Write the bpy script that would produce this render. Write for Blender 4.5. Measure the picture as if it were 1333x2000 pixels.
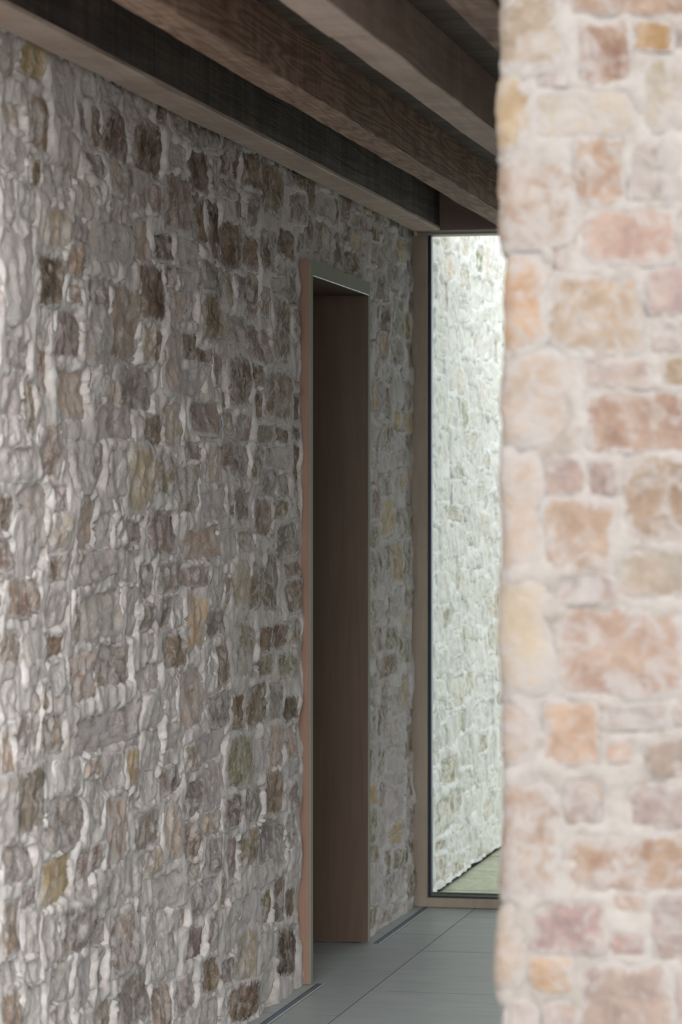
import bpy, bmesh, math, random
import numpy as np
from mathutils import Vector

for o in list(bpy.data.objects):
    bpy.data.objects.remove(o, do_unlink=True)
SC = bpy.context.scene
COL = SC.collection

# ------------------------------------------------------------------ camera
F = 5833.0                       # focal length in pixels of the 1333x2000 frame (105 mm lens)
TH = math.radians(12.105)
CAM = Vector((2.0, 0.0, 1.443))
cd = bpy.data.cameras.new('camera')
cam = bpy.data.objects.new('camera', cd); COL.objects.link(cam)
cam.location = CAM
cam.rotation_euler = (math.pi / 2, 0, TH)
cd.sensor_fit = 'VERTICAL'; cd.sensor_height = 36.0; cd.sensor_width = 24.0
cd.lens = F / 2000 * 36.0
cd.shift_y = -3.0 / 2000
cd.clip_end = 200; cd.clip_start = 0.05
cd.dof.use_dof = True; cd.dof.focus_distance = 8.6; cd.dof.aperture_fstop = 5.0
SC.camera = cam

# ------------------------------------------------------------------ sky, exposure
w = bpy.data.worlds.new('overcast_sky'); SC.world = w
w.use_nodes = True
wn = w.node_tree
bg = wn.nodes['Background']
wtc = wn.nodes.new('ShaderNodeTexCoord'); wsx = wn.nodes.new('ShaderNodeSeparateXYZ')
wr = wn.nodes.new('ShaderNodeValToRGB')
wn.links.new(wtc.outputs['Generated'], wsx.inputs[0]); wn.links.new(wsx.outputs['Z'], wr.inputs[0])
wr.color_ramp.elements[0].position = 0.0; wr.color_ramp.elements[0].color = (0.78, 0.79, 0.82, 1)
wr.color_ramp.elements[1].position = 0.9; wr.color_ramp.elements[1].color = (1.0, 1.0, 1.02, 1)
wn.links.new(wr.outputs[0], bg.inputs['Color'])
bg.inputs['Strength'].default_value = 1.0
sd = bpy.data.lights.new('veiled_sun', 'SUN'); sd.energy = 1.9; sd.angle = math.radians(50); sd.color = (1.0, 0.985, 0.985)
sun = bpy.data.objects.new('veiled_sun', sd); COL.objects.link(sun)
sun.rotation_euler = Vector((-.36, 1.0, -.34)).to_track_quat('-Z', 'Y').to_euler()
SC.view_settings.view_transform = 'Standard'
SC.view_settings.look = 'None'
SC.view_settings.gamma = 1.0
SC.view_settings.use_curve_mapping = False
SC.view_settings.exposure = 0.92

# ------------------------------------------------------------------ helpers
CT, ST = math.cos(TH), math.sin(TH)
def ray(px, py):
    a = (px - 666.5) / F; b = (997.0 - py) / F
    return Vector((-ST + a * CT, CT + a * ST, b))
def on_x(px, py, X):
    d = ray(px, py); t = (X - CAM.x) / d.x
    return CAM + d * t
def on_y(px, py, Y):
    d = ray(px, py); t = (Y - CAM.y) / d.y
    return CAM + d * t
def project(P):
    v = Vector(P) - CAM
    z = -v.x * ST + v.y * CT
    return 666.5 + F * (v.x * CT + v.y * ST) / z, 997.0 - F * v.z / z

def tag(o, label=None, cat=None, group=None, kind=None):
    if label: o['label'] = label
    if cat: o['category'] = cat
    if group: o['group'] = group
    if kind: o['kind'] = kind
    return o
def link(name, me, parent=None):
    o = bpy.data.objects.new(name, me); COL.objects.link(o)
    if parent: o.parent = parent
    return o
def empty(name, loc=(0, 0, 0)):
    o = bpy.data.objects.new(name, None); COL.objects.link(o)
    o.location = loc; o.empty_display_size = 0.1
    return o

class MB:
    """collects boxes / polys, builds ONE mesh object"""
    def __init__(s): s.bm = bmesh.new()
    def box(s, x0, y0, z0, x1, y1, z1, bev=0.0):
        vs = [s.bm.verts.new(c) for c in ((x0,y0,z0),(x1,y0,z0),(x1,y1,z0),(x0,y1,z0),(x0,y0,z1),(x1,y0,z1),(x1,y1,z1),(x0,y1,z1))]
        fs = [s.bm.faces.new([vs[i] for i in q]) for q in ((3,2,1,0),(4,5,6,7),(0,1,5,4),(1,2,6,5),(2,3,7,6),(3,0,4,7))]
        if bev > 0:
            es = list({e for f in fs for e in f.edges})
            bmesh.ops.bevel(s.bm, geom=es, offset=bev, segments=2, affect='EDGES', profile=0.6)
        return s
    def prism(s, pts, axis_vec):
        """pts: list of 3-D points (planar loop), extruded by axis_vec"""
        a = [s.bm.verts.new(p) for p in pts]; n = len(a)
        b = [s.bm.verts.new(Vector(p) + Vector(axis_vec)) for p in pts]
        s.bm.faces.new(a); s.bm.faces.new(b[::-1])
        for i in range(n): s.bm.faces.new((a[i], b[i], b[(i+1) % n], a[(i+1) % n]))
        return s
    def build(s, name, mat, parent=None, origin=None):
        bmesh.ops.recalc_face_normals(s.bm, faces=s.bm.faces)
        me = bpy.data.meshes.new(name)
        if origin is not None:
            bmesh.ops.translate(s.bm, verts=s.bm.verts, vec=-Vector(origin))
        s.bm.to_mesh(me); s.bm.free()
        me.materials.append(mat)
        o = link(name, me, parent)
        if origin is not None: o.location = origin
        return o

# ------------------------------------------------------------------ numpy noise
_r = np.random.RandomState(7)
PERM = _r.permutation(1024); PERM = np.concatenate([PERM, PERM, PERM])
ANG = _r.rand(1024) * 2 * np.pi
GX, GY = np.cos(ANG), np.sin(ANG)
def perlin(x, y, seed=0):
    x = np.asarray(x, float) + 517.3; y = np.asarray(y, float) + 311.7
    xi = np.floor(x).astype(int); yi = np.floor(y).astype(int)
    xf = x - xi; yf = y - yi
    u = xf*xf*xf*(xf*(xf*6-15)+10); v = yf*yf*yf*(yf*(yf*6-15)+10)
    def g(a, b, dx, dy):
        h = PERM[(PERM[(a & 1023)] + b + seed * 37) & 1023]
        return GX[h]*dx + GY[h]*dy
    n00 = g(xi, yi, xf, yf); n10 = g(xi+1, yi, xf-1, yf)
    n01 = g(xi, yi+1, xf, yf-1); n11 = g(xi+1, yi+1, xf-1, yf-1)
    return 1.5 * ((n00*(1-u)+n10*u)*(1-v) + (n01*(1-u)+n11*u)*v)
def fbm(x, y, o=3, seed=0, gain=0.5):
    s = 0; a = 1.0
    for i in range(o):
        s = s + a * perlin(x * 2.03**i, y * 2.03**i, seed + i * 5); a *= gain
    return s
def sstep(a, b, x):
    t = np.clip((x - a) / (b - a), 0, 1); return t*t*(3-2*t)

def lin(c):
    return tuple(((v/255)/12.92 if v/255 <= 0.04045 else ((v/255+0.055)/1.055)**2.4) for v in c)

# ------------------------------------------------------------------ materials
def new_mat(name):
    m = bpy.data.materials.new(name); m.use_nodes = True
    nt = m.node_tree; b = nt.nodes['Principled BSDF']
    return m, nt, b
def N(nt, t, **kw):
    n = nt.nodes.new(t)
    for k, v in kw.items(): setattr(n, k, v)
    return n
def noise(nt, vec, scale, detail=4, rough=0.55, dist=0.0):
    n = N(nt, 'ShaderNodeTexNoise'); n.inputs['Scale'].default_value = scale
    n.inputs['Detail'].default_value = detail; n.inputs['Roughness'].default_value = rough
    n.inputs['Distortion'].default_value = dist
    nt.links.new(vec, n.inputs['Vector']); return n.outputs['Fac']
def mapping(nt, vec, scale=(1,1,1), rot=(0,0,0)):
    n = N(nt, 'ShaderNodeMapping'); n.inputs['Scale'].default_value = scale; n.inputs['Rotation'].default_value = rot
    nt.links.new(vec, n.inputs['Vector']); return n.outputs[0]
def ramp(nt, fac, stops):
    n = N(nt, 'ShaderNodeValToRGB'); e = n.color_ramp.elements
    while len(e) < len(stops): e.new(0.5)
    for i, (p, c) in enumerate(stops):
        e[i].position = p; e[i].color = c if len(c) == 4 else (*c, 1)
    nt.links.new(fac, n.inputs[0]); return n.outputs[0]
def math_(nt, op, a, b=None, clamp=False):
    n = N(nt, 'ShaderNodeMath', operation=op, use_clamp=clamp)
    for i, v in enumerate((a, b)):
        if v is None: continue
        if isinstance(v, (int, float)): n.inputs[i].default_value = v
        else: nt.links.new(v, n.inputs[i])
    return n.outputs[0]
def mixc(nt, fac, a, b, mode='MIX'):
    n = N(nt, 'ShaderNodeMix', data_type='RGBA', blend_type=mode)
    for s, v in ((n.inputs[0], fac), (n.inputs[6], a), (n.inputs[7], b)):
        if isinstance(v, (int, float)): s.default_value = v
        elif isinstance(v, tuple): s.default_value = v if len(v) == 4 else (*v, 1)
        else: nt.links.new(v, s)
    return n.outputs[2]
def bump(nt, b, h, strength, dist, prev=None):
    n = N(nt, 'ShaderNodeBump'); n.inputs['Strength'].default_value = strength; n.inputs['Distance'].default_value = dist
    nt.links.new(h, n.inputs['Height'])
    if prev is not None: nt.links.new(prev, n.inputs['Normal'])
    nt.links.new(n.outputs[0], b.inputs['Normal']); return n.outputs[0]

MORTAR = lin((212, 207, 203))
def mortar_material(name='lime_mortar', gain=1.0):
    m, nt, b = new_mat(name)
    g = N(nt, 'ShaderNodeNewGeometry').outputs['Position']
    n1 = noise(nt, g, 5, 5, 0.6); n2 = noise(nt, g, 45, 5, 0.65)
    c = ramp(nt, n1, [(0.3, lin((200, 192, 184))), (0.5, MORTAR), (0.72, lin((222, 217, 211)))])
    c2 = mixc(nt, 0.22, c, ramp(nt, n2, [(0.3, lin((168, 156, 146))), (0.6, lin((232, 228, 224)))]))
    n3 = noise(nt, g, 13, 5, 0.62, 0.4)
    sm = ramp(nt, n3, [(0.54, (0, 0, 0)), (0.66, (0.55, 0.55, 0.55))])
    c3 = mixc(nt, sm, c2, lin((178, 160, 146)))
    c3 = mixc(nt, 1.0, c3, gain if isinstance(gain, tuple) else (gain, gain, gain), 'MULTIPLY')
    nt.links.new(c3, b.inputs['Base Color'])
    b.inputs['Roughness'].default_value = 0.85; b.inputs['Specular IOR Level'].default_value = 0.3
    h1 = bump(nt, b, noise(nt, g, 80, 5, 0.65), 0.4, 0.004)
    bump(nt, b, noise(nt, g, 24, 3, 0.55, 0.5), 0.4, 0.010, h1)
    return m
def stone_material(name='rubble_sandstone', gain=1.0):
    m, nt, b = new_mat(name)
    g = N(nt, 'ShaderNodeNewGeometry').outputs['Position']
    at = N(nt, 'ShaderNodeAttribute', attribute_name='stone')
    n1 = noise(nt, g, 16, 6, 0.65, 0.3); n2 = noise(nt, g, 70, 5, 0.7); n4 = noise(nt, g, 7, 3, 0.5)
    dark = mixc(nt, 1.0, at.outputs['Color'], (0.84, 0.82, 0.80), 'MULTIPLY')
    light = mixc(nt, 0.45, at.outputs['Color'], lin((222, 205, 186)))
    c = mixc(nt, ramp(nt, n1, [(0.36, (0, 0, 0)), (0.62, (1, 1, 1))]), dark, light)
    c = mixc(nt, ramp(nt, n2, [(0.40, (0.30, 0.30, 0.30)), (0.55, (0, 0, 0))]), c, dark)
    # patches of warm oxide
    c = mixc(nt, ramp(nt, n4, [(0.56, (0, 0, 0)), (0.7, (0.22, 0.22, 0.22))]), c, lin((196, 156, 122)))
    # lime wash smeared over the stone: amount is a property of each stone
    sm = noise(nt, g, 22, 7, 0.68, 0.8)
    e = N(nt, 'ShaderNodeAttribute', attribute_name='rim')
    th = math_(nt, 'ADD', math_(nt, 'SUBTRACT', sm, 0.72), math_(nt, 'MULTIPLY', at.outputs['Alpha'], 0.42))
    th = math_(nt, 'ADD', th, 0.10)
    k = ramp(nt, th, [(0.0, (0, 0, 0)), (0.16, (0.85, 0.85, 0.85))])
    en = noise(nt, g, 38, 5, 0.7, 0.5)
    es = math_(nt, 'ADD', e.outputs['Fac'], math_(nt, 'MULTIPLY', math_(nt, 'SUBTRACT', en, 0.5), 0.9))
    k2 = ramp(nt, es, [(0.74, (0, 0, 0)), (0.92, (1, 1, 1))])
    k = mixc(nt, 1.0, k, k2, 'LIGHTEN')
    c = mixc(nt, k, c, MORTAR)
    c = mixc(nt, 1.0, c, gain if isinstance(gain, tuple) else (gain, gain, gain), 'MULTIPLY')
    nt.links.new(c, b.inputs['Base Color'])
    b.inputs['Roughness'].default_value = 0.8; b.inputs['Specular IOR Level'].default_value = 0.3
    h1 = bump(nt, b, noise(nt, g, 120, 5, 0.7), 0.5, 0.005)
    bump(nt, b, noise(nt, g, 34, 4, 0.6, 0.5), 0.4, 0.010, h1)
    return m
M_MORTAR = mortar_material(); M_STONE = stone_material()
M_MORTAR_P = mortar_material('dimmed_pier_mortar', (.46, .45, .43)); M_STONE_P = stone_material('dimmed_pier_sandstone', (.475, .462, .448))  # copies darkened by gain to offset the strong daylight on the pier
M_MORTAR_X = mortar_material('skylit_mortar', (1.16, 1.20, 1.21)); M_STONE_X = stone_material('skylit_sandstone', (1.18, 1.21, 1.20))  # same mortar and stone, outdoor sky brightness put into the colour

def wood_material(name, c_dark, c_mid, c_light, axis='Y', ring=26, figure=1.0, rough=0.7, stain=0.6, bumpd=0.002, saw=0.0):
    m, nt, b = new_mat(name)
    tc = N(nt, 'ShaderNodeTexCoord').outputs['Object']
    info = N(nt, 'ShaderNodeObjectInfo')
    off = N(nt, 'ShaderNodeVectorMath', operation='ADD')
    sc = N(nt, 'ShaderNodeVectorMath', operation='SCALE'); sc.inputs[3].default_value = 37.0
    cmb = N(nt, 'ShaderNodeCombineXYZ')
    for i in range(3): nt.links.new(info.outputs['Random'], cmb.inputs[i])
    nt.links.new(cmb.outputs[0], sc.inputs[0]); nt.links.new(tc, off.inputs[0]); nt.links.new(sc.outputs[0], off.inputs[1])
    v = off.outputs[0]
    s_long, s_x = 1.0, 15.0
    if axis == 'Y': st = (s_x, s_long, s_x)
    elif axis == 'X': st = (s_long, s_x, s_x)
    else: st = (s_x, s_x, s_long)
    mv = mapping(nt, v, st)
    big = noise(nt, mv, 0.9, 2, 0.5)
    wv = N(nt, 'ShaderNodeMath', operation='MULTIPLY'); nt.links.new(big, wv.inputs[0]); wv.inputs[1].default_value = ring
    fr = math_(nt, 'PINGPONG', wv.outputs[0], 1.0)
    fine = noise(nt, mapping(nt, v, tuple(6*x if x != s_long else 2.5 for x in st)), 3.0, 5, 0.7)
    c = ramp(nt, fr, [(0.0, c_dark), (0.45, c_mid), (1.0, c_light)])
    c0 = mixc(nt, figure, c_mid, c)
    c1 = mixc(nt, 0.35, c0, ramp(nt, fine, [(0.3, c_dark), (0.7, c_light)]))
    blot = noise(nt, v, 3.2, 5, 0.62, 0.6)
    c2 = mixc(nt, ramp(nt, blot, [(0.42, (stain, stain, stain)), (0.62, (0, 0, 0))]), c1, mixc(nt, 1.0, c1, (0.42, 0.38, 0.36), 'MULTIPLY'))
    if saw > 0:
        sawn = noise(nt, mapping(nt, v, (1.2, 26, .6)), 1.0, 4, 0.6)
        k = ramp(nt, sawn, [(0.38, (1-saw, 1-saw, 1-saw)), (0.6, (1, 1, 1))])
        c2 = mixc(nt, 1.0, c2, k, 'MULTIPLY')
    nt.links.new(c2, b.inputs['Base Color'])
    b.inputs['Roughness'].default_value = rough; b.inputs['Specular IOR Level'].default_value = 0.35
    h = math_(nt, 'ADD', math_(nt, 'MULTIPLY', fr, 0.5), fine)
    bump(nt, b, h, 0.6, bumpd)
    return m
M_BEAM = wood_material('weathered_oak_beam', lin((112, 86, 74)), lin((166, 138, 122)), lin((192, 168, 152)), saw=.25, ring=12, figure=0.6, bumpd=0.003)
M_BEAM_PALE = wood_material('pale_sawn_oak', lin((178, 154, 138)), lin((216, 194, 178)), lin((228, 210, 196)), saw=.08, ring=9, figure=0.35, stain=0.35)
M_BEAM_FIG = wood_material('figured_fir_beam', lin((124, 88, 68)), lin((186, 152, 130)), lin((214, 184, 162)), saw=.2, ring=24, figure=0.75, bumpd=0.004, stain=0.4)
M_BEAM_DARK = wood_material('dark_oak_beam', lin((66, 54, 50)), lin((98, 84, 78)), lin((134, 120, 112)), saw=.4, ring=10, figure=0.5, bumpd=0.004)
M_DECK = wood_material('ceiling_board_wood', lin((62, 50, 42)), lin((98, 82, 70)), lin((120, 102, 88)), axis='X', ring=10, figure=0.5)
M_FASCIA = wood_material('red_brown_fascia', lin((124, 104, 98)), lin((146, 126, 118)), lin((160, 138, 128)), axis='X', ring=8, figure=0.3, stain=0.2)
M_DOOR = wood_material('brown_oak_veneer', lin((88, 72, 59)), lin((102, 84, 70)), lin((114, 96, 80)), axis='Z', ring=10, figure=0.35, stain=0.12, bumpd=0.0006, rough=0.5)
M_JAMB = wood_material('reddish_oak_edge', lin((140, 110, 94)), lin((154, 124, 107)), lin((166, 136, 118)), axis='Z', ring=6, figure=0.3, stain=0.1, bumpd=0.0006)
M_FRAME = wood_material('grey_bronze_oak', lin((146, 134, 116)), lin((166, 153, 135)), lin((180, 167, 150)), axis='Z', ring=6, figure=0.25, stain=0.2, bumpd=0.0006, rough=0.5)

M_WALLDARK = wood_material('unseen_wall_dark_wood', lin((72, 60, 52)), lin((90, 77, 66)), lin((104, 90, 78)), axis='Z', ring=8, figure=0.3)  # for unseen walls, dark to keep bounced light down

def plain(name, col, rough=0.6, metal=0.0, nscale=30, var=0.08, bumpd=0.001, spec=0.4):
    m, nt, b = new_mat(name)
    g = N(nt, 'ShaderNodeNewGeometry').outputs['Position']
    n = noise(nt, g, nscale, 5, 0.6)
    a = tuple(max(0, v*(1-var)) for v in col); c = tuple(v*(1+var) for v in col)
    nt.links.new(ramp(nt, n, [(0.3, a), (0.7, c)]), b.inputs['Base Color'])
    b.inputs['Roughness'].default_value = rough; b.inputs['Metallic'].default_value = metal
    b.inputs['Specular IOR Level'].default_value = spec
    bump(nt, b, n, 0.3, bumpd)
    return m
M_FACING = plain('sage_grey_frame_face', lin((152, 155, 138)), 0.85, 0.0, 6, 0.04, 0.001, 0.15)
M_GASKET = plain('black_gasket', lin((14, 15, 16)), 0.5)
M_ALU = plain('dark_aluminium_bead', lin((96, 100, 96)), 0.35, 0.7)
M_SPACER = plain('blue_grey_spacer', lin((58, 82, 104)), 0.35, 0.4)
M_STEEL = plain('brushed_steel_edge', lin((214, 220, 224)), 0.4, 0.2)
M_SLOT = plain('dark_slot', lin((104, 116, 130)), 0.45, 0.2)
M_PLASTER = plain('white_lime_plaster', lin((205, 200, 192)), 0.9, 0, 3, 0.05)
M_ROOF = plain('roof_membrane', lin((110, 106, 100)), 0.9, 0, 4, 0.08)

def tile_material():
    m, nt, b = new_mat('blue_grey_limestone')
    g = N(nt, 'ShaderNodeNewGeometry').outputs['Position']
    info = N(nt, 'ShaderNodeObjectInfo')
    n1 = noise(nt, mapping(nt, g, (1.0, 4.0, 1.0)), 5, 5, 0.6, 0.4); n2 = noise(nt, g, 120, 4, 0.6)
    c = ramp(nt, n1, [(0.3, lin((166, 174, 173))), (0.7, lin((182, 189, 187)))])
    c = mixc(nt, ramp(nt, n2, [(0.28, (0.5, 0.5, 0.5)), (0.36, (0, 0, 0))]), c, lin((134, 141, 141)))
    k = math_(nt, 'ADD', math_(nt, 'MULTIPLY', info.outputs['Random'], 0.14), 0.93)
    cc = N(nt, 'ShaderNodeCombineColor')
    for i in range(3): nt.links.new(k, cc.inputs[i])
    c = mixc(nt, 1.0, c, cc.outputs[0], 'MULTIPLY')
    nt.links.new(c, b.inputs['Base Color'])
    b.inputs['Roughness'].default_value = 0.42; b.inputs['Specular IOR Level'].default_value = 0.45
    bump(nt, b, n2, 0.15, 0.001)
    return m
M_TILE = tile_material()
M_GROUT = plain('tile_grout', lin((92, 97, 97)), 0.9)
def paving_material():
    m, nt, b = new_mat('mossy_sandstone_paving')
    g = N(nt, 'ShaderNodeNewGeometry').outputs['Position']
    n1 = noise(nt, mapping(nt, g, (1, 3, 1)), 9, 6, 0.65); n2 = noise(nt, g, 60, 5, 0.7)
    c = ramp(nt, n1, [(0.3, lin((150, 152, 118))), (0.55, lin((196, 198, 170))), (0.75, lin((220, 220, 204)))])
    c = mixc(nt, 0.45, c, ramp(nt, n2, [(0.3, lin((104, 110, 78))), (0.7, lin((214, 212, 196)))]))
    nt.links.new(c, b.inputs['Base Color']); b.inputs['Roughness'].default_value = 0.8
    bump(nt, b, math_(nt, 'ADD', n1, n2), 0.8, 0.01)
    return m
M_PAVE = paving_material()
M_EARTH_SHADE = plain('joint_earth_gap_shade', lin((52, 50, 42)), 0.95)
M_BOUNCE = plain('pale_bounce_ground', lin((206, 208, 194)), 0.9)  # unseen ground beyond, made pale to bounce light through the window
M_FORE = plain('pale_limestone_terrace', lin((184, 178, 174)), 0.8, 0, 5, 0.06)
def glass_material():
    m = bpy.data.materials.new('green_tinted_glazing'); m.use_nodes = True
    nt = m.node_tree; nt.nodes.clear()
    out = N(nt, 'ShaderNodeOutputMaterial'); mix = N(nt, 'ShaderNodeMixShader')
    tr = N(nt, 'ShaderNodeBsdfTransparent'); tr.inputs[0].default_value = (0.952, 0.988, 0.984, 1)
    gl = N(nt, 'ShaderNodeBsdfGlossy'); gl.inputs['Roughness'].default_value = 0.0; gl.inputs[0].default_value = (0.9, 0.95, 0.95, 1)
    fr = N(nt, 'ShaderNodeFresnel'); fr.inputs[0].default_value = 1.45
    nt.links.new(fr.outputs[0], mix.inputs[0]); nt.links.new(tr.outputs[0], mix.inputs[1]); nt.links.new(gl.outputs[0], mix.inputs[2])
    nt.links.new(mix.outputs[0], out.inputs[0])
    return m
M_GLASS = glass_material()

# ------------------------------------------------------------------ rubble wall builder
PAL = {   # stone colours
 'b': (120, 100, 80), 'g': (188, 180, 178), 't': (192, 174, 152), 'w': (204, 195, 186), 'y': (198, 176, 128),
 'r': (188, 164, 146), 'o': (140, 132, 104), 'd': (92, 74, 58), 'k': (142, 132, 130), 'v': (146, 128, 114),
 # lighter stones of the pier
 'T': (200, 178, 155), 'O': (214, 182, 150), 'P': (200, 176, 164), 'M': (184, 166, 162), 'C': (208, 196, 176),
 'B': (166, 132, 110), 'Y': (190, 152, 104), 'G': (188, 178, 172), 'L': (196, 186, 184), 'E': (216, 196, 178), 'R': (186, 156, 136)}
SMEAR = {'b': .30, 'd': .12, 'k': .35, 'g': .55, 't': .45, 'w': .72, 'y': .35, 'r': .42, 'o': .4, 'v': .36,
 'T': .5, 'O': .4, 'P': .5, 'M': .45, 'C': .6, 'B': .35, 'Y': .3, 'G': .55, 'L': .6, 'E': .6, 'R': .45}

def stone_rec(rng, u0, v0, u1, v1, key, big=False):
    a, b = (u1-u0)/2, (v1-v0)/2
    return dict(u=(u0+u1)/2, v=(v0+v1)/2, a=a*1.10+0.006, b=b*1.10+0.006, key=key,
                n=rng.uniform(4.0, 9.0), k=rng.uniform(-.10, .10), sh=rng.uniform(-.08, .08),
                sd=rng.uniform(0, 400), tu=rng.uniform(-1, 1), tv=rng.uniform(-1, 1), h=rng.uniform(-.006, .007))

def fill(rng, recs, U0, U1, V0, V1, keys, holes=(), wr=(.13, .28), hr=(.07, .135), gap=.02, step=.01, coursed=True):
    nu, nv = int((U1-U0)/step), int((V1-V0)/step)
    occ = np.zeros((nu+1, nv+1), bool)
    def mark(u0, v0, u1, v1):
        i0, i1 = max(0, int(round((u0-U0)/step))), min(nu+1, int(round((u1-U0)/step)))
        j0, j1 = max(0, int(round((v0-V0)/step))), min(nv+1, int(round((v1-V0)/step)))
        if i1 > i0 and j1 > j0: occ[i0:i1, j0:j1] = True
    for r in recs: mark(r['u']-r['a']-gap*.3, r['v']-r['b']-gap*.3, r['u']+r['a']+gap*.3, r['v']+r['b']+gap*.3)
    for h in holes: mark(*h)
    gi = max(1, int(round(gap/step)))
    out = []
    for minw, minh, tries in ((.10, .06, 900), (.05, .045, 1500), (.035, .03, 1200)):
        free = np.argwhere(~occ)
        if len(free) == 0: break
        idx = rng.randint(0, len(free), tries)
        for q in idx:
            i, j = free[q]
            if occ[i, j]: continue
            tw = rng.uniform(*wr)/step; thh = rng.uniform(*hr)/step
            i0 = i1 = i; j0 = j1 = j
            grow = [True]*4
            while any(grow):
                for d in range(4):
                    if not grow[d]: continue
                    if d == 0:
                        if i1-i0 >= tw or i1+1 > nu or occ[i1+1, j0:j1+1].any(): grow[0] = False
                        else: i1 += 1
                    elif d == 1:
                        if i1-i0 >= tw or i0-1 < 0 or occ[i0-1, j0:j1+1].any(): grow[1] = False
                        else: i0 -= 1
                    elif d == 2:
                        if j1-j0 >= thh or j1+1 > nv or occ[i0:i1+1, j1+1].any(): grow[2] = False
                        else: j1 += 1
                    else:
                        if j1-j0 >= thh or j0-1 < 0 or occ[i0:i1+1, j0-1].any(): grow[3] = False
                        else: j0 -= 1
            ww, hh = (i1-i0+1)*step, (j1-j0+1)*step
            if ww < minw + gap or hh < minh + gap: continue
            occ[i0:i1+1, j0:j1+1] = True
            g2 = gap*.5
            r = stone_rec(rng, U0+i0*step+g2, V0+j0*step+g2, U0+(i1+1)*step-g2, V0+(j1+1)*step-g2, keys[rng.randint(len(keys))])
            r['auto'] = True
            out.append(r)
    return recs + out

def base_n(r, p, q):
    return (np.abs(p)**r['n'] + np.abs(q)**r['n'])**(1/r['n'])
def wob(r, th):
    c, s = np.cos(th), np.sin(th)
    return 1 + .065*perlin(c*1.3 + r['sd'], s*1.3 + r['sd']*.37, 3) + .05*perlin(c*4.5 + r['sd'], s*4.5, 4)
def broad(u, v, S): return .009*fbm(u/.75, v/.75, 2, 11)*S + .007*perlin(u/.24, v/.20, 12)*S
def stone_h(r, u, v, p, q, s, S):
    return broad(u, v, S) + r['h'] + S*(.0045*(r['tu']*p + r['tv']*q) + .0070*fbm(u/.055 + r['sd'], v/.075, 4, 21, .62)) - .005*np.clip(s, 0, 1.2)**8
def mortar_h(u, v, S):
    m = fbm(u/.085, v/.15, 3, 31, .5)
    return broad(u, v, S) + .003 + S*(.0095*m + .0016*fbm(u/.022, v/.03, 2, 61))

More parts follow.
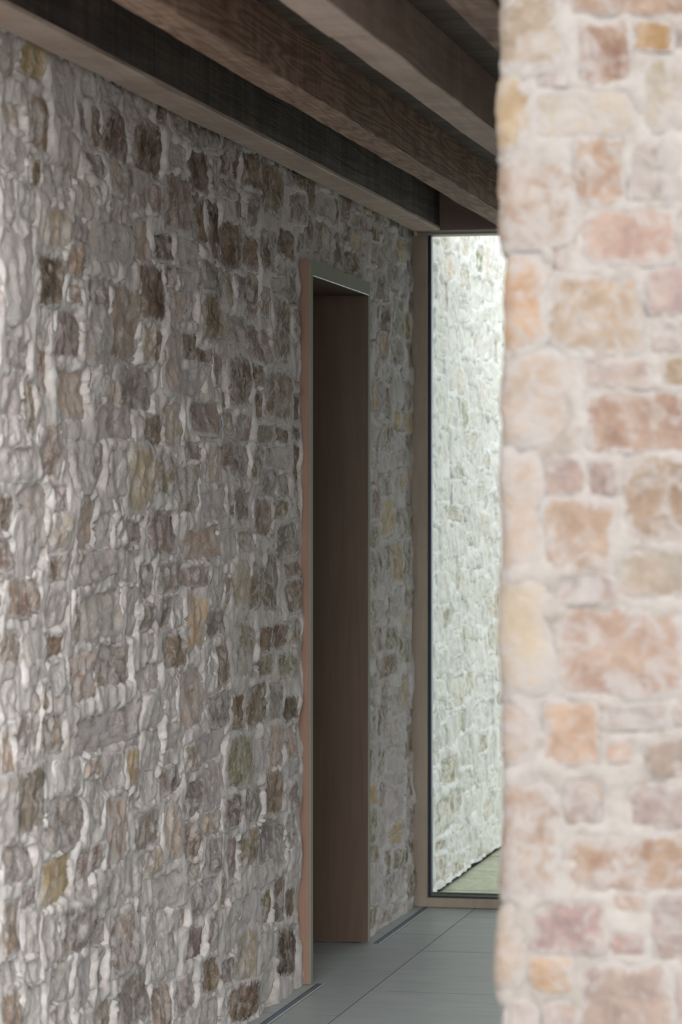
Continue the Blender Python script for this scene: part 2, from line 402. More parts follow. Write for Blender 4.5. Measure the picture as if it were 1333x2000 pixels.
def make_wall(name, recs, U0, U1, V0, V1, mapf, step, seedless, S=1.0, hole=None, limit=300, vis=None, extra=None, kindname='stone', wash=0.0, mats=(M_MORTAR, M_STONE), tuck=.012):
    nu = int(round((U1-U0)/step)); nv = int(round((V1-V0)/step))
    us = np.linspace(U0, U1, nu+1); vs = np.linspace(V0, V1, nv+1)
    U, V = np.meshgrid(us, vs, indexing='ij')
    H = mortar_h(U, V, S)
    ew = .17*fbm(U/.045, V/.04, 4, 51, .62)
    for r in recs:
        i0 = max(0, int((r['u']-1.35*r['a']-U0)/step)); i1 = min(nu+1, int((r['u']+1.35*r['a']-U0)/step)+2)
        j0 = max(0, int((r['v']-1.35*r['b']-V0)/step)); j1 = min(nv+1, int((r['v']+1.35*r['b']-V0)/step)+2)
        if i1 <= i0 or j1 <= j0: continue
        u, v = U[i0:i1, j0:j1], V[i0:i1, j0:j1]
        q = (v-r['v']-r['sh']*(u-r['u']))/r['b']; p = (u-r['u'])/(r['a']*(1+r['k']*np.clip(q, -1.2, 1.2)))
        s = base_n(r, p, q)/wob(r, np.arctan2(q, p))
        t = sstep(.78, .98, s + ew[i0:i1, j0:j1])
        sh = stone_h(r, u, v, p, q, s, S) - tuck
        H[i0:i1, j0:j1] = sh*(1-t) + H[i0:i1, j0:j1]*t
    if extra is not None: H = H + extra(U, V)
    P = mapf(U, V, H)
    co = np.stack(P, -1).reshape(-1, 3)
    I, J = np.meshgrid(np.arange(nu), np.arange(nv), indexing='ij')
    if hole is not None:
        cu, cv = U[:-1, :-1]+step/2, V[:-1, :-1]+step/2
        keep = ~((cu > hole[0]) & (cu < hole[1]) & (cv < hole[2]))
        I, J = I[keep], J[keep]
    I, J = I.ravel(), J.ravel()
    w_ = nv+1
    quads = np.stack([I*w_+J, (I+1)*w_+J, (I+1)*w_+J+1, I*w_+J+1], -1)
    me = bpy.data.meshes.new(name)
    me.vertices.add(len(co)); me.vertices.foreach_set('co', co.ravel())
    me.loops.add(quads.size); me.loops.foreach_set('vertex_index', quads.ravel())
    me.polygons.add(len(quads)); me.polygons.foreach_set('loop_start', np.arange(0, quads.size, 4))
    me.polygons.foreach_set('use_smooth', np.ones(len(quads), bool))
    me.update(calc_edges=True); me.validate()
    me.materials.append(mats[0])
    wall = link(name, me); tag(wall, kind='structure')
    # stones
    NT, rings = 34, (0.0, .14, .27, .39, .50, .60, .69, .77, .85, .92, .98, 1.03, 1.06)
    th = np.linspace(0, 2*np.pi, NT, endpoint=False)
    def geo(r):
        dp, dq = np.cos(th), np.sin(th)
        bn = base_n(r, dp, dq); wb = wob(r, th)
        pts, rim = [], []
        for s in rings[1:]:
            t = s*wb/bn; p, q = dp*t, dq*t
            u = r['u'] + p*r['a']*(1+r['k']*np.clip(q, -1.2, 1.2)); v = r['v'] + q*r['b'] + r['sh']*(u-r['u'])
            h = stone_h(r, u, v, p, q, np.full(NT, s), S)
            if s > 1.04: h = h - .035
            pts.append((u, v, h)); rim.append(np.full(NT, s))
        uc, vc = np.array([r['u']]), np.array([r['v']])
        hc = stone_h(r, uc, vc, 0, 0, 0, S)
        u = np.concatenate([uc]+[x[0] for x in pts]); v = np.concatenate([vc]+[x[1] for x in pts]); h = np.concatenate([hc]+[x[2] for x in pts])
        if extra is not None: h = h + extra(u, v)
        c = np.stack(mapf(u, np.maximum(v, V0+.002), h), -1)
        fs = [(0, 1+i, 1+(i+1) % NT) for i in range(NT)]
        for k in range(len(rings)-2):
            a0, b0 = 1+k*NT, 1+(k+1)*NT
            for i in range(NT):
                j = (i+1) % NT; fs.append((a0+i, b0+i, b0+j, a0+j))
        return c, fs, np.concatenate([[0]]+rim)
    rng = np.random.RandomState(5)
    def colour(r):
        c = np.array(PAL[r['key']], float)*(1+rng.uniform(-.06, .06)) + rng.uniform(-5, 5, 3)
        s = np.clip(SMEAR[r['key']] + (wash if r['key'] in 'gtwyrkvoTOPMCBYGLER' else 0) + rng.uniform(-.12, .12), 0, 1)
        return (*lin(np.clip(c, 0, 250)), s)
    def mesh(nm, cos, faces, cols, rims):
        me = bpy.data.meshes.new(nm); me.from_pydata(cos.tolist(), [], faces); 
        a = me.attributes.new('stone', 'FLOAT_COLOR', 'POINT'); a.data.foreach_set('color', np.asarray(cols, np.float32).ravel())
        e = me.attributes.new('rim', 'FLOAT', 'POINT'); e.data.foreach_set('value', np.asarray(rims, np.float32))
        me.polygons.foreach_set('use_smooth', np.ones(len(faces), bool)); me.materials.append(mats[1]); me.update()
        return me
    def size(r):
        c = mapf(np.array([r['u']-r['a'], r['u']+r['a']]), np.array([r['v']-r['b'], r['v']+r['b']]), np.zeros(2))
        (x0, y0), (x1, y1) = [project((c[0][i], c[1][i], c[2][i])) for i in (0, 1)]
        inn = max(x0, x1) > 0 and min(x0, x1) < 1333 and max(y0, y1) > 0 and min(y0, y1) < 2000
        return abs((x1-x0)*(y1-y0)) if inn else -1
    order = sorted(recs, key=size, reverse=True)
    one = order[:limit]; rest = order[limit:]
    for r in one:
        c, fs, rm = geo(r); col = colour(r); o3 = c[0].copy()
        m_ = mesh(kindname, c-o3, fs, [col]*len(c), rm)
        o = link(kindname, m_, wall); o.location = o3
    if rest:
        C, FS, CL, RM, n = [], [], [], [], 0
        for r in rest:
            c, fs, rm = geo(r); col = colour(r)
            C.append(c); FS += [tuple(i+n for i in f) for f in fs]; CL += [col]*len(c); RM.append(rm); n += len(c)
        o = link('stone_infill', mesh('stone_infill', np.concatenate(C), FS, CL, np.concatenate(RM)), wall)
        tag(o, 'smaller and farther rubble stones of the same wall', kind='stuff')
    return wall

# ------------------------------------------------------------------ left rubble wall
XW = -0.022
LW = """48,82,86,150,y 64,188,96,290,v 100,112,150,225,w 5,205,40,238,t 2,272,46,335,g 160,205,172,270,k 186,212,208,290,v
210,218,260,310,b 270,245,318,338,d 115,260,160,345,t 85,325,140,385,g 214,315,240,375,t 240,335,285,412,k 147,360,185,425,t
185,360,208,405,w 88,412,132,480,t 138,432,170,505,k 0,350,25,425,g 30,370,70,425,w 260,430,298,510,t 172,440,255,505,w 252,180,300,235,g
0,460,55,620,w 205,165,245,212,g 68,502,124,593,d 130,480,168,540,r 170,545,210,605,k 217,560,275,700,r 110,612,157,695,k 72,600,98,675,w
75,680,98,765,r 165,605,215,708,g 10,668,54,720,k 0,735,45,815,g 117,725,172,815,t 213,705,238,785,t 235,720,305,800,k 195,795,260,855,g
280,815,318,868,b 80,835,126,930,v 140,868,180,955,g 0,880,55,935,g 250,870,292,1000,t 5,818,44,865,w 45,950,98,1060,r 282,625,300,705,t
215,880,248,962,w 10,1135,80,1200,v 93,1155,135,1220,g 92,1245,125,1282,b 0,1240,33,1290,k 150,1085,228,1130,g 230,1075,270,1135,g
165,1160,240,1245,t 243,1150,268,1240,g 278,1185,302,1228,k 195,1262,258,1338,v 142,1280,190,1365,r 145,1395,268,1455,g 80,1400,122,1465,v
38,1005,92,1120,w 108,1010,140,1065,t 25,1400,50,1475,k 0,1335,27,1400,w 95,1295,132,1350,g 245,1462,270,1530,y 278,1240,300,1290,g
33,1505,88,1620,v 92,1560,160,1655,k 2,1655,60,1720,k 205,1560,244,1680,t 262,1590,310,1650,k 82,1672,140,1758,y 148,1715,175,1760,g
182,1705,225,1775,g 0,1765,36,1860,v 120,1772,170,1860,k 48,1790,76,1860,w 215,1785,260,1890,v 240,1670,280,1750,g 285,1770,310,1850,g
0,1940,38,2010,v 102,1890,137,1950,g 102,1965,145,2030,g 230,1905,290,2000,k 145,1880,185,1960,g 148,1660,195,1708,v 110,1490,155,1545,w
363,290,413,372,d 318,345,366,445,v 369,375,407,470,b 409,395,435,510,d 438,435,480,522,b 435,270,470,345,b 474,300,505,365,b 436,352,460,384,o
507,320,555,410,b 481,462,508,520,b 511,450,542,525,b 545,450,577,500,b 565,382,592,435,o 332,232,388,275,k 388,250,430,286,k
390,518,440,570,k 462,542,486,583,k 487,535,508,612,o 558,525,583,592,k 272,520,318,622,d 328,575,362,632,t 392,575,425,662,b 428,612,450,658,t
530,590,565,700,b 453,620,487,668,k 322,640,355,765,t 490,642,525,705,v 350,472,388,520,g 447,703,487,788,b 492,708,515,752,b 516,728,565,820,v
360,722,402,770,g 322,790,355,865,t 372,787,427,845,k 460,812,490,858,k 497,832,535,862,k 453,870,483,930,k 486,872,507,938,o 397,872,425,940,t
430,862,450,912,v 514,920,540,965,k 390,960,435,1012,g 455,960,485,1015,k 494,978,530,1045,v 343,912,382,1000,o 290,1000,341,1078,k
360,1032,422,1090,t 426,1035,460,1090,g 463,1040,490,1072,o 484,1100,506,1190,o 510,1083,545,1190,b 546,1025,583,1085,k 572,775,584,820,b
538,878,568,912,g 543,930,570,965,k 450,1100,480,1180,t 365,1165,400,1262,y 455,1220,497,1318,o 508,1226,530,1268,b 537,1220,565,1262,b
317,1243,360,1300,b 404,1195,440,1240,k 420,1262,443,1335,b 348,1308,398,1418,t 485,1337,522,1415,b 526,1335,554,1405,k 557,1362,580,1405,d
410,1355,448,1412,k 452,1358,475,1425,b 322,1415,355,1460,g 390,1432,440,1485,g 445,1437,493,1535,o 498,1448,525,1505,g 528,1415,552,1495,t
360,1455,386,1500,v 312,1500,350,1548,k 400,1495,430,1570,g 434,1557,473,1613,b 477,1543,513,1610,k 520,1505,550,1590,b 565,1532,580,1578,k
362,1610,388,1675,v 470,1620,503,1690,o 508,1605,558,1690,k 561,1595,578,1650,k 545,1280,578,1318,o 300,1712,360,1770,g 368,1725,417,1775,k
442,1640,468,1712,k 396,1642,430,1702,k 535,1715,558,1800,b 561,1735,578,1790,b 474,1745,508,1812,g 466,1818,500,1915,t 505,1820,536,1885,g
540,1815,583,1905,d 392,1872,423,1935,b 432,1877,462,1917,k 447,1922,505,1990,b 362,1815,391,1868,k 335,1910,378,1970,k 437,1780,462,1858,g
505,1693,532,1725,g 315,1825,345,1890,g 672,493,706,530,b 688,452,713,490,y 615,437,648,500,o 748,448,768,500,o 772,470,791,512,y 758,517,781,565,o
722,480,745,513,t 735,598,760,640,b 797,575,815,605,o 757,665,785,705,o 795,675,815,712,t 740,718,764,745,o 723,745,738,800,y 774,992,815,1042,o
742,935,766,962,o 765,1060,783,1135,y 785,1137,812,1185,o 723,955,740,1010,k 742,1282,774,1320,v 723,1175,752,1210,o 790,1420,810,1480,o
737,1530,752,1573,k 723,1460,735,1520,g 765,1660,783,1695,o 799,1572,814,1665,o 793,1690,810,1755,o 723,1775,740,1812,o"""
def parse(txt):
    for t in txt.split():
        a = t.split(','); yield tuple(float(x) for x in a[:4]) + (a[4],)
DY0, DY1, DZ = 8.862, 9.772, 2.205       # outer edges of the door lining
rng = np.random.RandomState(3)
recs = []
for x0, y0, x1, y1, k in parse(LW):
    xm = (x0+x1)/2
    ya, yb = on_x(x0, 1000, XW).y, on_x(x1, 1000, XW).y
    zt, zb = on_x(xm, y0, XW).z, on_x(xm, y1, XW).z
    recs.append(stone_rec(rng, ya, max(zb, .01), yb, zt, k))
LKEYS = list('ggggwwwwtttkkvvroob')
recs = fill(rng, recs, 5.05, 10.66, 0.01, 2.56, LKEYS, holes=[(DY0-.02, 0, DY1+.02, DZ+.02)])
for r in recs:
    if r.get('auto') and r['u'] > 9.75: r['key'] = 'oooyogowtg'[rng.randint(10)]
    elif r.get('auto') and r['u'] < 7.4 and r['v'] < 1.1: r['key'] = 'ggkwwvgt'[rng.randint(8)]
    elif r.get('auto') and r['v'] > 1.5 and r['u'] > 7.0: r['key'] = 'bvktogvb'[rng.randint(8)]
def map_left(U, V, H): return (XW + H, U, V)
def soft_top(U, V):       # the wall face near the door lining is pointed flat
    d = np.maximum(np.maximum(DY0-U, U-DY1), V-DZ)
    return -.006*np.exp(-(np.clip(d, 0, 1)/.05)**2)
wall_left = make_wall('wall_left', recs, 5.0, 10.70, 0.0, 2.60, map_left, .0075, 0, S=1.15, hole=(DY0, DY1, DZ), extra=soft_top, wash=.04)

# ------------------------------------------------------------------ rubble wall outside the window
EX = """866,498,886,541,t 900,585,909,601,o 875,997,902,1015,o 925,1086,939,1109,o 944,1132,962,1165,o 898,1222,912,1266,o
863,1484,891,1530,o 852,1555,898,1620,o 937,1438,951,1466,o 896,1440,921,1493,o 852,1678,866,1715,o 884,1682,907,1700,o 930,955,942,975,t 905,1320,925,1350,o
852,745,866,800,w 880,860,900,900,w 940,640,955,690,w 945,1555,965,1600,t"""
rng = np.random.RandomState(8)
recs = []
XE = -0.005
for x0, y0, x1, y1, k in parse(EX):
    xm = (x0+x1)/2
    ya, yb = on_x(x0, 1000, XE).y, on_x(x1, 1000, XE).y
    recs.append(stone_rec(rng, ya, on_x(xm, y1, XE).z, yb, on_x(xm, y0, XE).z, k))
recs = fill(rng, recs, 10.84, 15.0, 0.02, 3.3, list('wwwwwwwwggto'), wr=(.12, .26), hr=(.07, .14), gap=.03)
def map_out(U, V, H): return (XE + H, U, V + .007*perlin(U/.09, V*0, 77)*np.clip(1-np.abs(V)/.06, 0, 1))
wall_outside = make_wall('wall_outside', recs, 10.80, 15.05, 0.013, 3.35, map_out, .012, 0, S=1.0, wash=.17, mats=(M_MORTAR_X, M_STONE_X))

# ------------------------------------------------------------------ pier of rubble stone, right foreground
YP = 4.62
XC = on_y(973, 1000, YP).x
RC, SIDE, FRONT = .025, .38, .42
ARC = math.pi*RC/2
PI_ = """976,-60,1096,129,T 1112,-50,1350,28,R 1131,45,1231,165,B 1238,45,1311,98,Y 1323,52,1380,92,G 1257,113,1380,248,C 1050,178,1237,264,C
964,144,1044,293,O 1048,150,1105,170,L 964,310,1114,477,R 1123,268,1217,394,R 1235,273,1329,396,G 1133,411,1324,513,P 1335,420,1400,520,P
973,498,1065,684,O 1085,480,1103,525,P 1074,540,1252,686,T 1270,526,1370,612,M 1270,626,1370,688,G 1295,697,1370,752,T 1140,702,1268,755,M
974,697,1118,873,C 1148,768,1380,884,R 1065,893,1142,966,M 1152,905,1210,966,M 1222,892,1360,1058,R 978,895,1048,1110,E 1060,978,1196,1115,T
1090,1128,1200,1180,L 1212,1074,1370,1164,G 973,1135,1072,1358,E 1086,1190,1340,1358,T 975,1378,1042,1502,E 1065,1372,1170,1495,T
1182,1378,1310,1425,L 1322,1362,1400,1418,M 1187,1452,1232,1488,T 1258,1442,1400,1520,M 974,1532,1084,1748,T 1100,1522,1180,1606,M
1232,1536,1400,1618,M 1098,1637,1400,1738,R 1045,1770,1185,1863,M 1202,1747,1254,1782,C 1194,1828,1255,1862,M 1275,1747,1400,1873,M
966,1768,1025,1935,E 1042,1868,1118,1938,O 1132,1888,1315,2060,M 1324,1900,1400,2010,M 1064,1960,1126,2060,G 1000,1957,1052,2070,L"""
PC0 = XC + RC
def pu(px): return on_y(px, 1000, YP).x - PC0
rng = np.random.RandomState(21)
recs = []
for x0, y0, x1, y1, k in parse(PI_):
    u0 = pu(x0); u1 = pu(x1)
    if x0 < 985: u0 = -ARC - rng.uniform(.06, .16)
    r = stone_rec(rng, u0, on_y((x0+x1)/2, y1, YP).z, u1, on_y((x0+x1)/2, y0, YP).z, k)
    r['n'] = rng.uniform(4.5, 7); r['h'] = rng.uniform(.002, .004); r['k'] *= .6; r['a'] = r['a']*.975-.003; r['b'] = r['b']*.975-.003
    recs.append(r)
recs = fill(rng, recs, -ARC-SIDE+.02, FRONT+ARC+SIDE-.03, 0.02, 2.95, list('TTPMMCGELRO'), wr=(.10, .20), hr=(.07, .14), gap=.022)
SIL = [(0, 974), (135, 973), (150, 966), (200, 962), (300, 961), (420, 966), (480, 968), (520, 976), (600, 977), (690, 979), (760, 973), (860, 974), (900, 978),
       (1000, 977), (1200, 974), (1400, 974), (1600, 974), (1740, 974), (1790, 966), (1860, 960), (1930, 961), (1970, 968), (2000, 970)]
SILZ = [on_y(970, y, YP).z for y, _ in SIL][::-1]; SILX = [(973-x)*4.55/F for _, x in SIL][::-1]
def pier_extra(U, V):
    e = np.interp(V, SILZ, SILX)
    return np.where(U < 0, 1.0, np.exp(-(np.maximum(U, 0)/.05)**2)) * e * .0 - .002
def map_pier(U, V, H):
    U = np.asarray(U, float)
    side = U < -ARC
    arc = (U >= -ARC) & (U <= 0)
    a = np.clip(-U/ARC, 0, 1)*math.pi/2
    X = np.where(U > 0, PC0+U, PC0 - (RC+H)*np.sin(a)); X = np.where(side, XC-H, X)
    Y = np.where(U > 0, YP-H, YP+RC-(RC+H)*np.cos(a)); Y = np.where(side, YP+RC+(-U-ARC), Y)
    r2 = U > FRONT
    a2 = np.clip((U-FRONT)/ARC, 0, 1)*math.pi/2
    X = np.where(r2, PC0+FRONT+(RC+H)*np.sin(a2), X); Y = np.where(r2, YP+RC-(RC+H)*np.cos(a2), Y)
    far = U > FRONT+ARC
    Y = np.where(far, YP+RC+(U-FRONT-ARC), Y)
    e = np.interp(V, SILZ, SILX)
    wgt = np.where(U > 0, np.clip(1-U/.10, 0, 1), 1.0)
    X = X - e*wgt
    return (X, Y, V)
wall_right = make_wall('wall_right', recs, -ARC-SIDE, FRONT+ARC+SIDE, 0.0, 3.0, map_pier, .0095, 0, S=.62, limit=300, extra=lambda U, V: -.004+0*U, tuck=.006, wash=-.1, mats=(M_MORTAR_P, M_STONE_P))
MB().box(XC+.03, YP+SIDE-.05, 0.0, PC0+FRONT-.01, YP+SIDE+.01, 2.99).build('pier_back', M_MORTAR_P, wall_right)

# ------------------------------------------------------------------ floor inside
fl = MB().box(-.45, 4.0, -.12, 3.6, 10.74, -.0003).build('floor', M_GROUT); tag(fl, kind='structure')
def tiles(xa, xb, y_off, ya, yb, L=.827):
    y = y_off
    while y > ya: y -= L
    g = .0018
    while y < yb:
        y0, y1 = max(y, ya), min(y+L, yb)
        if y1-y0 > .03:
            MB().box(xa+g, y0+g*1.6, -.02, xb-g, y1-g*1.6, 0.0).build('floor_tile', M_TILE, fl)
        y += L
GX0, GX1 = .018, .044                     # slot grilles are set into the first row
for xa, xb, off in ((-.44, GX0, 10.0), (GX1, .205, 10.0)):
    if xa < 0:
        # strip under the wall edge and through the doorway
        tiles(xa, xb, off, 4.0, 10.70)
    else:
        tiles(xa, xb, off, 4.0, 10.70)
# filler of the slot line across the doorway
MB().box(GX0-.0022, DY0+.031, -.02, GX1+.0022, DY1-.021, .0001).build('floor_tile', M_TILE, fl)
tiles(.205, .805, 10.45, 4.0, 10.70); tiles(.805, 1.405, 10.0, 4.0, 10.70); tiles(1.405, 2.005, 10.45, 4.0, 10.70)
tiles(2.005, 2.605, 10.0, 4.0, 10.70); tiles(2.605, 3.205, 10.45, 4.0, 10.70); tiles(3.205, 3.6, 10.0, 4.0, 10.70)

def grille(y0, y1, label):
    e = empty('floor_grille', (GX0, y0, 0)); tag(e, label, 'floor grille')
    o = (GX0, y0, 0)
    def L(mb, nm, mt): ob = mb.build(nm, mt, None, origin=o); ob.location = (0, 0, 0); ob.parent = e; return ob
    L(MB().box(GX0+.001, y0, -.018, GX1-.001, y1, -.008), 'channel', M_SLOT)
    L(MB().box(GX0+.001, y0, -.008, GX0+.003, y1, .0006), 'edge_trim', M_SLOT)
    s = L(MB().box(GX1-.0065, y0, -.008, GX1-.001, y1, .0012), 'edge_trim', M_STEEL); s['label'] = 'bright steel edge strip'
    n = int((y1-y0)/.30)
    for i in range(n+1):
        a = y0 + i*(y1-y0)/(n+1); b_ = y0+(i+1)*(y1-y0)/(n+1)
        L(MB().box(GX0+.004, a+.001, -.008, GX1-.0075, b_-.001, .0003), 'grille_bar', M_SLOT)
grille(5.0, DY0+.03, 'thin dark slot grille in floor along stone wall, nearer than the doorway')
grille(DY1-.02, 10.70, 'thin blue-grey slot grille in floor between doorway and tall window')

# ------------------------------------------------------------------ ground outside
gr = MB().box(-30, -30, -.30, 30, 3.99, -.03).build('ground', M_FORE); tag(gr, kind='structure')
MB().box(3.6, 3.99, -.30, 12, 10.8, -.03).build('ground_beside', M_FORE, gr)
gr2 = MB().box(-.07, 10.81, -.40, 2.7, 14.0, -.075).build('ground_beyond_window', M_EARTH_SHADE)
gr3 = MB().box(-.07, 14.0, -.40, 12, 40, -.01).box(2.7, 10.81, -.40, 12, 14.0, -.01).build('ground_bounce_beyond', M_BOUNCE, gr2)
gr3['kind'] = 'structure'; tag(gr2, kind='structure')
y = 10.81
rg = random.Random(4)
for row in range(6):
    d = (.42, .62, .5, .7, .55, .6)[row]; x = -.02
    while x < 2.6:
        ww = rg.uniform(.5, .9)
        if row == 0 and x < .1: ww = .24
        MB().box(x+.003, y+.004, -.07, x+ww-.003, y+d-.004, -.002+rg.uniform(-.004, .002), .004).build('paving_slab', M_PAVE, gr2)
        x += ww
    y += d

# ------------------------------------------------------------------ ceiling and beams
ZB, ZD = 2.450, 2.592
Y0C = 5.10
ce = MB().box(-.3, Y0C, ZD+.03, 3.75, 10.80, ZD+.16).build('ceiling', M_ROOF); tag(ce, kind='structure')
y = Y0C
while y < 10.68:
    y1 = min(y+.15, 10.70)
    MB().box(-.02, y+.0012, ZD, 3.6, y1-.0012, ZD+.029, .001).build('ceiling_board', M_DECK, ce)
    y += .15
def timber(parent, name, xa, xb, y0, y1, z0, z1, mat, seed):
    """sawn beam: a box subdivided along its length with slightly waney arrises"""
    n = max(2, int((y1-y0)/.05)); bm = bmesh.new(); ringv = []
    c = .003
    prof = [(xa+c, z0), (xb-c, z0), (xb, z0+c), (xb, z1), (xa, z1), (xa, z0+c)]
    ys = np.linspace(y0, y1, n+1)
    for i, yy in enumerate(ys):
        row = []
        for j, (px, pz) in enumerate(prof):
            k = float(perlin(yy*2.3+seed, j*3.1, 2))*.0022 + float(perlin(yy*11+seed, j*3.1, 6))*.0008
            dx = k if 1 <= j <= 3 else -k
            dz = -k if j in (0, 1) else 0
            if xa < .01 and j in (0, 4, 5): dx = 0
            row.append(bm.verts.new((px+dx, yy, pz+dz)))
        ringv.append(row)
    m = len(prof)
    for i in range(n):
        for j in range(m):
            bm.faces.new((ringv[i][j], ringv[i][(j+1) % m], ringv[i+1][(j+1) % m], ringv[i+1][j]))
    bm.faces.new(ringv[0]); bm.faces.new(ringv[-1][::-1])
    bmesh.ops.recalc_face_normals(bm, faces=bm.faces)
    o = Vector((xa, y0, z0)); bmesh.ops.translate(bm, verts=bm.verts, vec=-o)
    me = bpy.data.meshes.new(name); bm.to_mesh(me); bm.free(); me.materials.append(mat)
    ob = link(name, me, parent); ob.location = o - parent.location
    return ob
YE = 10.568
BE = [(0.0, .097, 7.53, M_BEAM_DARK, M_BEAM_PALE, 'dark weathered oak ceiling beam lying tight against the left stone wall'),
      (.319, .406, 7.20, M_BEAM_FIG, M_BEAM_FIG, 'ceiling beam with swirling cathedral grain, second out from the left stone wall'),
      (.643, .737, 6.20, M_BEAM_PALE, M_BEAM_PALE, 'pale smooth-sawn ceiling beam, third out from the left stone wall'),
      (.962, 1.052, 6.9, M_BEAM, M_BEAM, 'brown ceiling beam beside the top of the stone pier, fourth from the left wall')]
for i, (xa, xb, yj, ma, mb, lab) in enumerate(BE):
    e = empty('ceiling_beam', (xa, Y0C, ZB)); tag(e, lab, 'beam')
    if i == 0:
        # sole board under the dark beam, butt jointed in length
        timber(e, 'soffit_board', xa, xb, Y0C, yj-.001, ZB, ZB+.012, M_BEAM_PALE, 3.3)
        timber(e, 'soffit_board', xa, xb, yj+.001, YE, ZB+.0005, ZB+.012, M_BEAM_PALE, 9.1)
        timber(e, 'timber', xa, xb-.0015, Y0C, YE, ZB+.0125, ZD-.001, M_BEAM_DARK, 5.5)
    else:
        timber(e, 'timber', xa, xb, Y0C, yj-.0012, ZB, ZD-.001, ma, 1.7*i)
        timber(e, 'timber', xa+.0008, xb-.0008, yj+.0012, YE, ZB+.0012, ZD-.001, mb, 4.1*i)
fa = MB().box(0, YE+.002, ZB, 1.72, YE+.102, ZD-.001, .002).build('fascia_board', M_FASCIA, None, origin=(0, YE+.002, ZB))
tag(fa, 'red-brown cross board over the tall window where the ceiling beams end', 'board')

# ------------------------------------------------------------------ window
YW = 10.682
wi = empty('window_1', (0, YW, 0)); tag(wi, kind='structure')
def wx(px): return on_y(px, 1000, YW).x
def wz(py): return on_y(850, py, YW).z
SX0, SX1, SX2 = wx(816.5), wx(834.5), wx(841)
RZ1, RZ2 = wz(1754), wz(1745)
WT, WXR = 2.444, 1.70
def W(mb, nm, mt, par=wi): o = mb.build(nm, mt, None, origin=(0, YW, 0)); o.location = (0, 0, 0); o.parent = par; return o
def miter(pts, d): return MB().prism(pts, (0, d, 0))
W(miter([(SX0, YW, 0.002), (SX1, YW, RZ1), (SX1, YW, WT+.0005), (SX0, YW, WT+.0005)], .085), 'frame_stile', M_FRAME)
W(miter([(SX0, YW, 0.002), (WXR, YW, 0.002), (WXR-.034, YW, RZ1), (SX1, YW, RZ1)], .085), 'bottom_rail', M_FRAME)
W(miter([(WXR, YW, 0.002), (WXR, YW, WT), (WXR-.034, YW, WT), (WXR-.034, YW, RZ1)], .085), 'frame_stile', M_FRAME)
W(MB().box(SX0, YW-.01, WT+.001, WXR, YW+.085, WT+.10), 'head_rail', M_FRAME)
W(MB().box(SX0-.024, YW+.006, 0.002, SX0-.0005, YW+.08, WT), 'side_cover_strip', M_FRAME)
g1 = W(MB().box(SX1, YW+.022, RZ1-.001, SX2-.0045, YW+.07, WT).box(SX2-.0045, YW+.022, RZ1-.001, WXR-.034, YW+.07, RZ1+.0045), 'gasket', M_GASKET)
W(MB().box(SX2-.0045, YW+.030, RZ1+.0045, SX2-.0012, YW+.06, WT), 'glazing_bead', M_SPACER)
W(MB().box(SX2-.0012, YW+.026, RZ1+.0045, WXR-.034, YW+.06, RZ2-.004).box(SX2-.0012, YW+.026, RZ2-.004, WXR-.034, YW+.03, RZ2-.0038), 'glazing_bead', M_ALU)
W(MB().box(SX2-.0012, YW+.034, RZ2-.004, WXR-.034, YW+.055, RZ2-.001), 'gasket', M_GASKET)
W(MB().box(SX2-.003, YW+.040, RZ1+.004, WXR-.034, YW+.046, WT+.03), 'pane', M_GLASS)

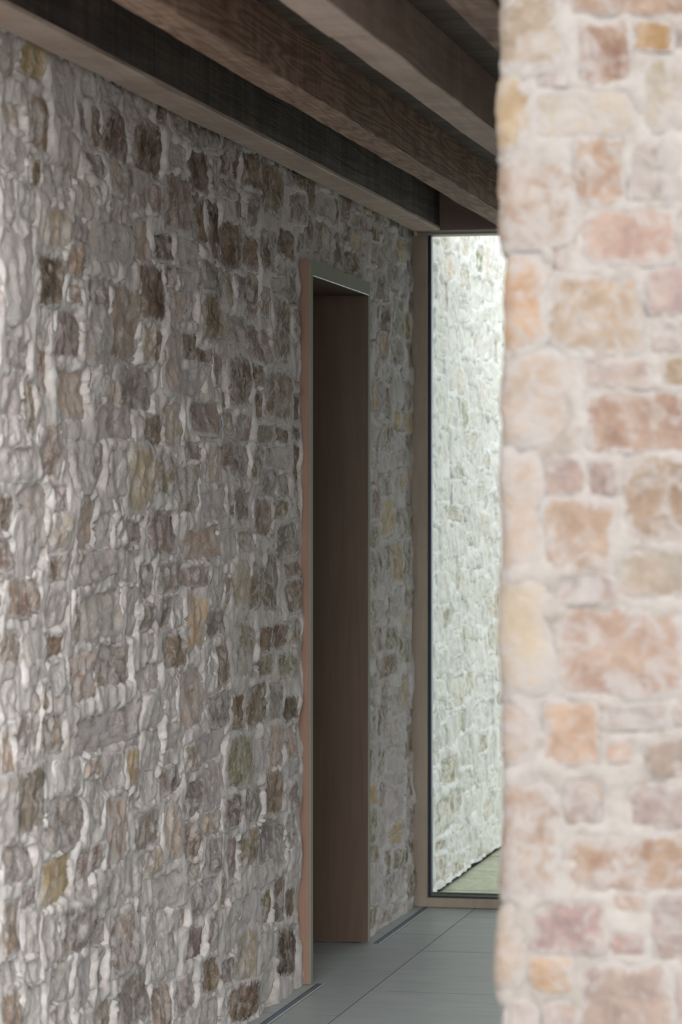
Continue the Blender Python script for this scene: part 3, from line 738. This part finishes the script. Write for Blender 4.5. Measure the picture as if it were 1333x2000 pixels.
# ------------------------------------------------------------------ doorway in the left wall
XF = 0.004
dr = empty('door_1', (XF, DY0, 0)); tag(dr, kind='structure')
def D(mb, nm, mt, lab=None):
    o = mb.build(nm, mt, None, origin=(XF, DY0, 0)); o.location = (0, 0, 0); o.parent = dr
    if lab: o['label'] = lab
    return o
FW, DD = .038, .44
yi0, yi1, zi = DY0+FW, DY1-.022, DZ-.044
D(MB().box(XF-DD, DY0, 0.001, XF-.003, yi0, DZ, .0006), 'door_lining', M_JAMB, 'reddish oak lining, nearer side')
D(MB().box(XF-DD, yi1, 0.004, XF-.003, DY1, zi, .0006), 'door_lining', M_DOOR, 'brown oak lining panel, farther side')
D(MB().box(XF-DD, yi0+.0005, zi+.0005, XF-.003, DY1, DZ), 'head_lining', M_DOOR)
D(MB().box(XF-.0028, DY0+.001, 0.001, XF, yi0, zi, .0006), 'facing_strip', M_FACING, 'pale sage facing, nearer side')
D(MB().box(XF-.0028, yi1, 0.004, XF, DY1-.001, zi, .0006), 'facing_strip', M_FACING, 'pale sage facing, farther side')
D(MB().box(XF-.0028, DY0+.001, zi, XF, DY1-.001, DZ-.0005, .0006), 'facing_strip', M_FACING, 'pale sage facing over the doorway')
D(MB().box(XF-.006, yi0, zi-.0016, XF+.001, yi1, zi+.0002), 'head_bead', M_STEEL)  # thin bright bead along the bottom edge of the head
D(MB().box(XF-DD, yi0+.001, 0.006, XF-DD+.045, yi1-.001, zi-.001), 'door_leaf', M_DOOR)
D(MB().box(XF-DD-.1, DY0-.1, 0.0, XF-DD-.001, DY1+.1, DZ+.1), 'door_backing', M_PLASTER)

# ------------------------------------------------------------------ shell out of sight
rw = MB().box(2.2, 5.1, 0, 2.45, 9.55, ZD+.03).box(2.2, 10.55, 0, 2.45, 10.80, ZD+.03).box(2.2, 9.55, 1.15, 2.45, 10.55, ZD+.03).build('wall_light_screen', M_WALLDARK); tag(rw, kind='structure')  # unseen wall with low opening, added to shape the light inside
bw = MB().box(1.70, 10.69, 0, 2.85, 10.80, ZD+.03).build('wall_back', M_WALLDARK); tag(bw, kind='structure')
core = MB().box(-.50, 5.0, 0, -.075, DY0, 2.6).box(-.50, DY1, 0, -.075, 10.95, 2.6).box(-.50, DY0, DZ+.002, -.075, DY1, 2.6).build('wall_left_core', M_MORTAR, wall_left)
core.name = 'wall_core'
MB().box(-.07, 10.81, -.075, -.032, 15.0, .04).build('gap_shade_strip', M_EARTH_SHADE, wall_outside)  # dark strip painting the shadow gap under the wall
core2 = MB().box(-.50, 10.951, 0, -.075, 15.05, 3.35).build('wall_core', M_MORTAR, wall_outside)
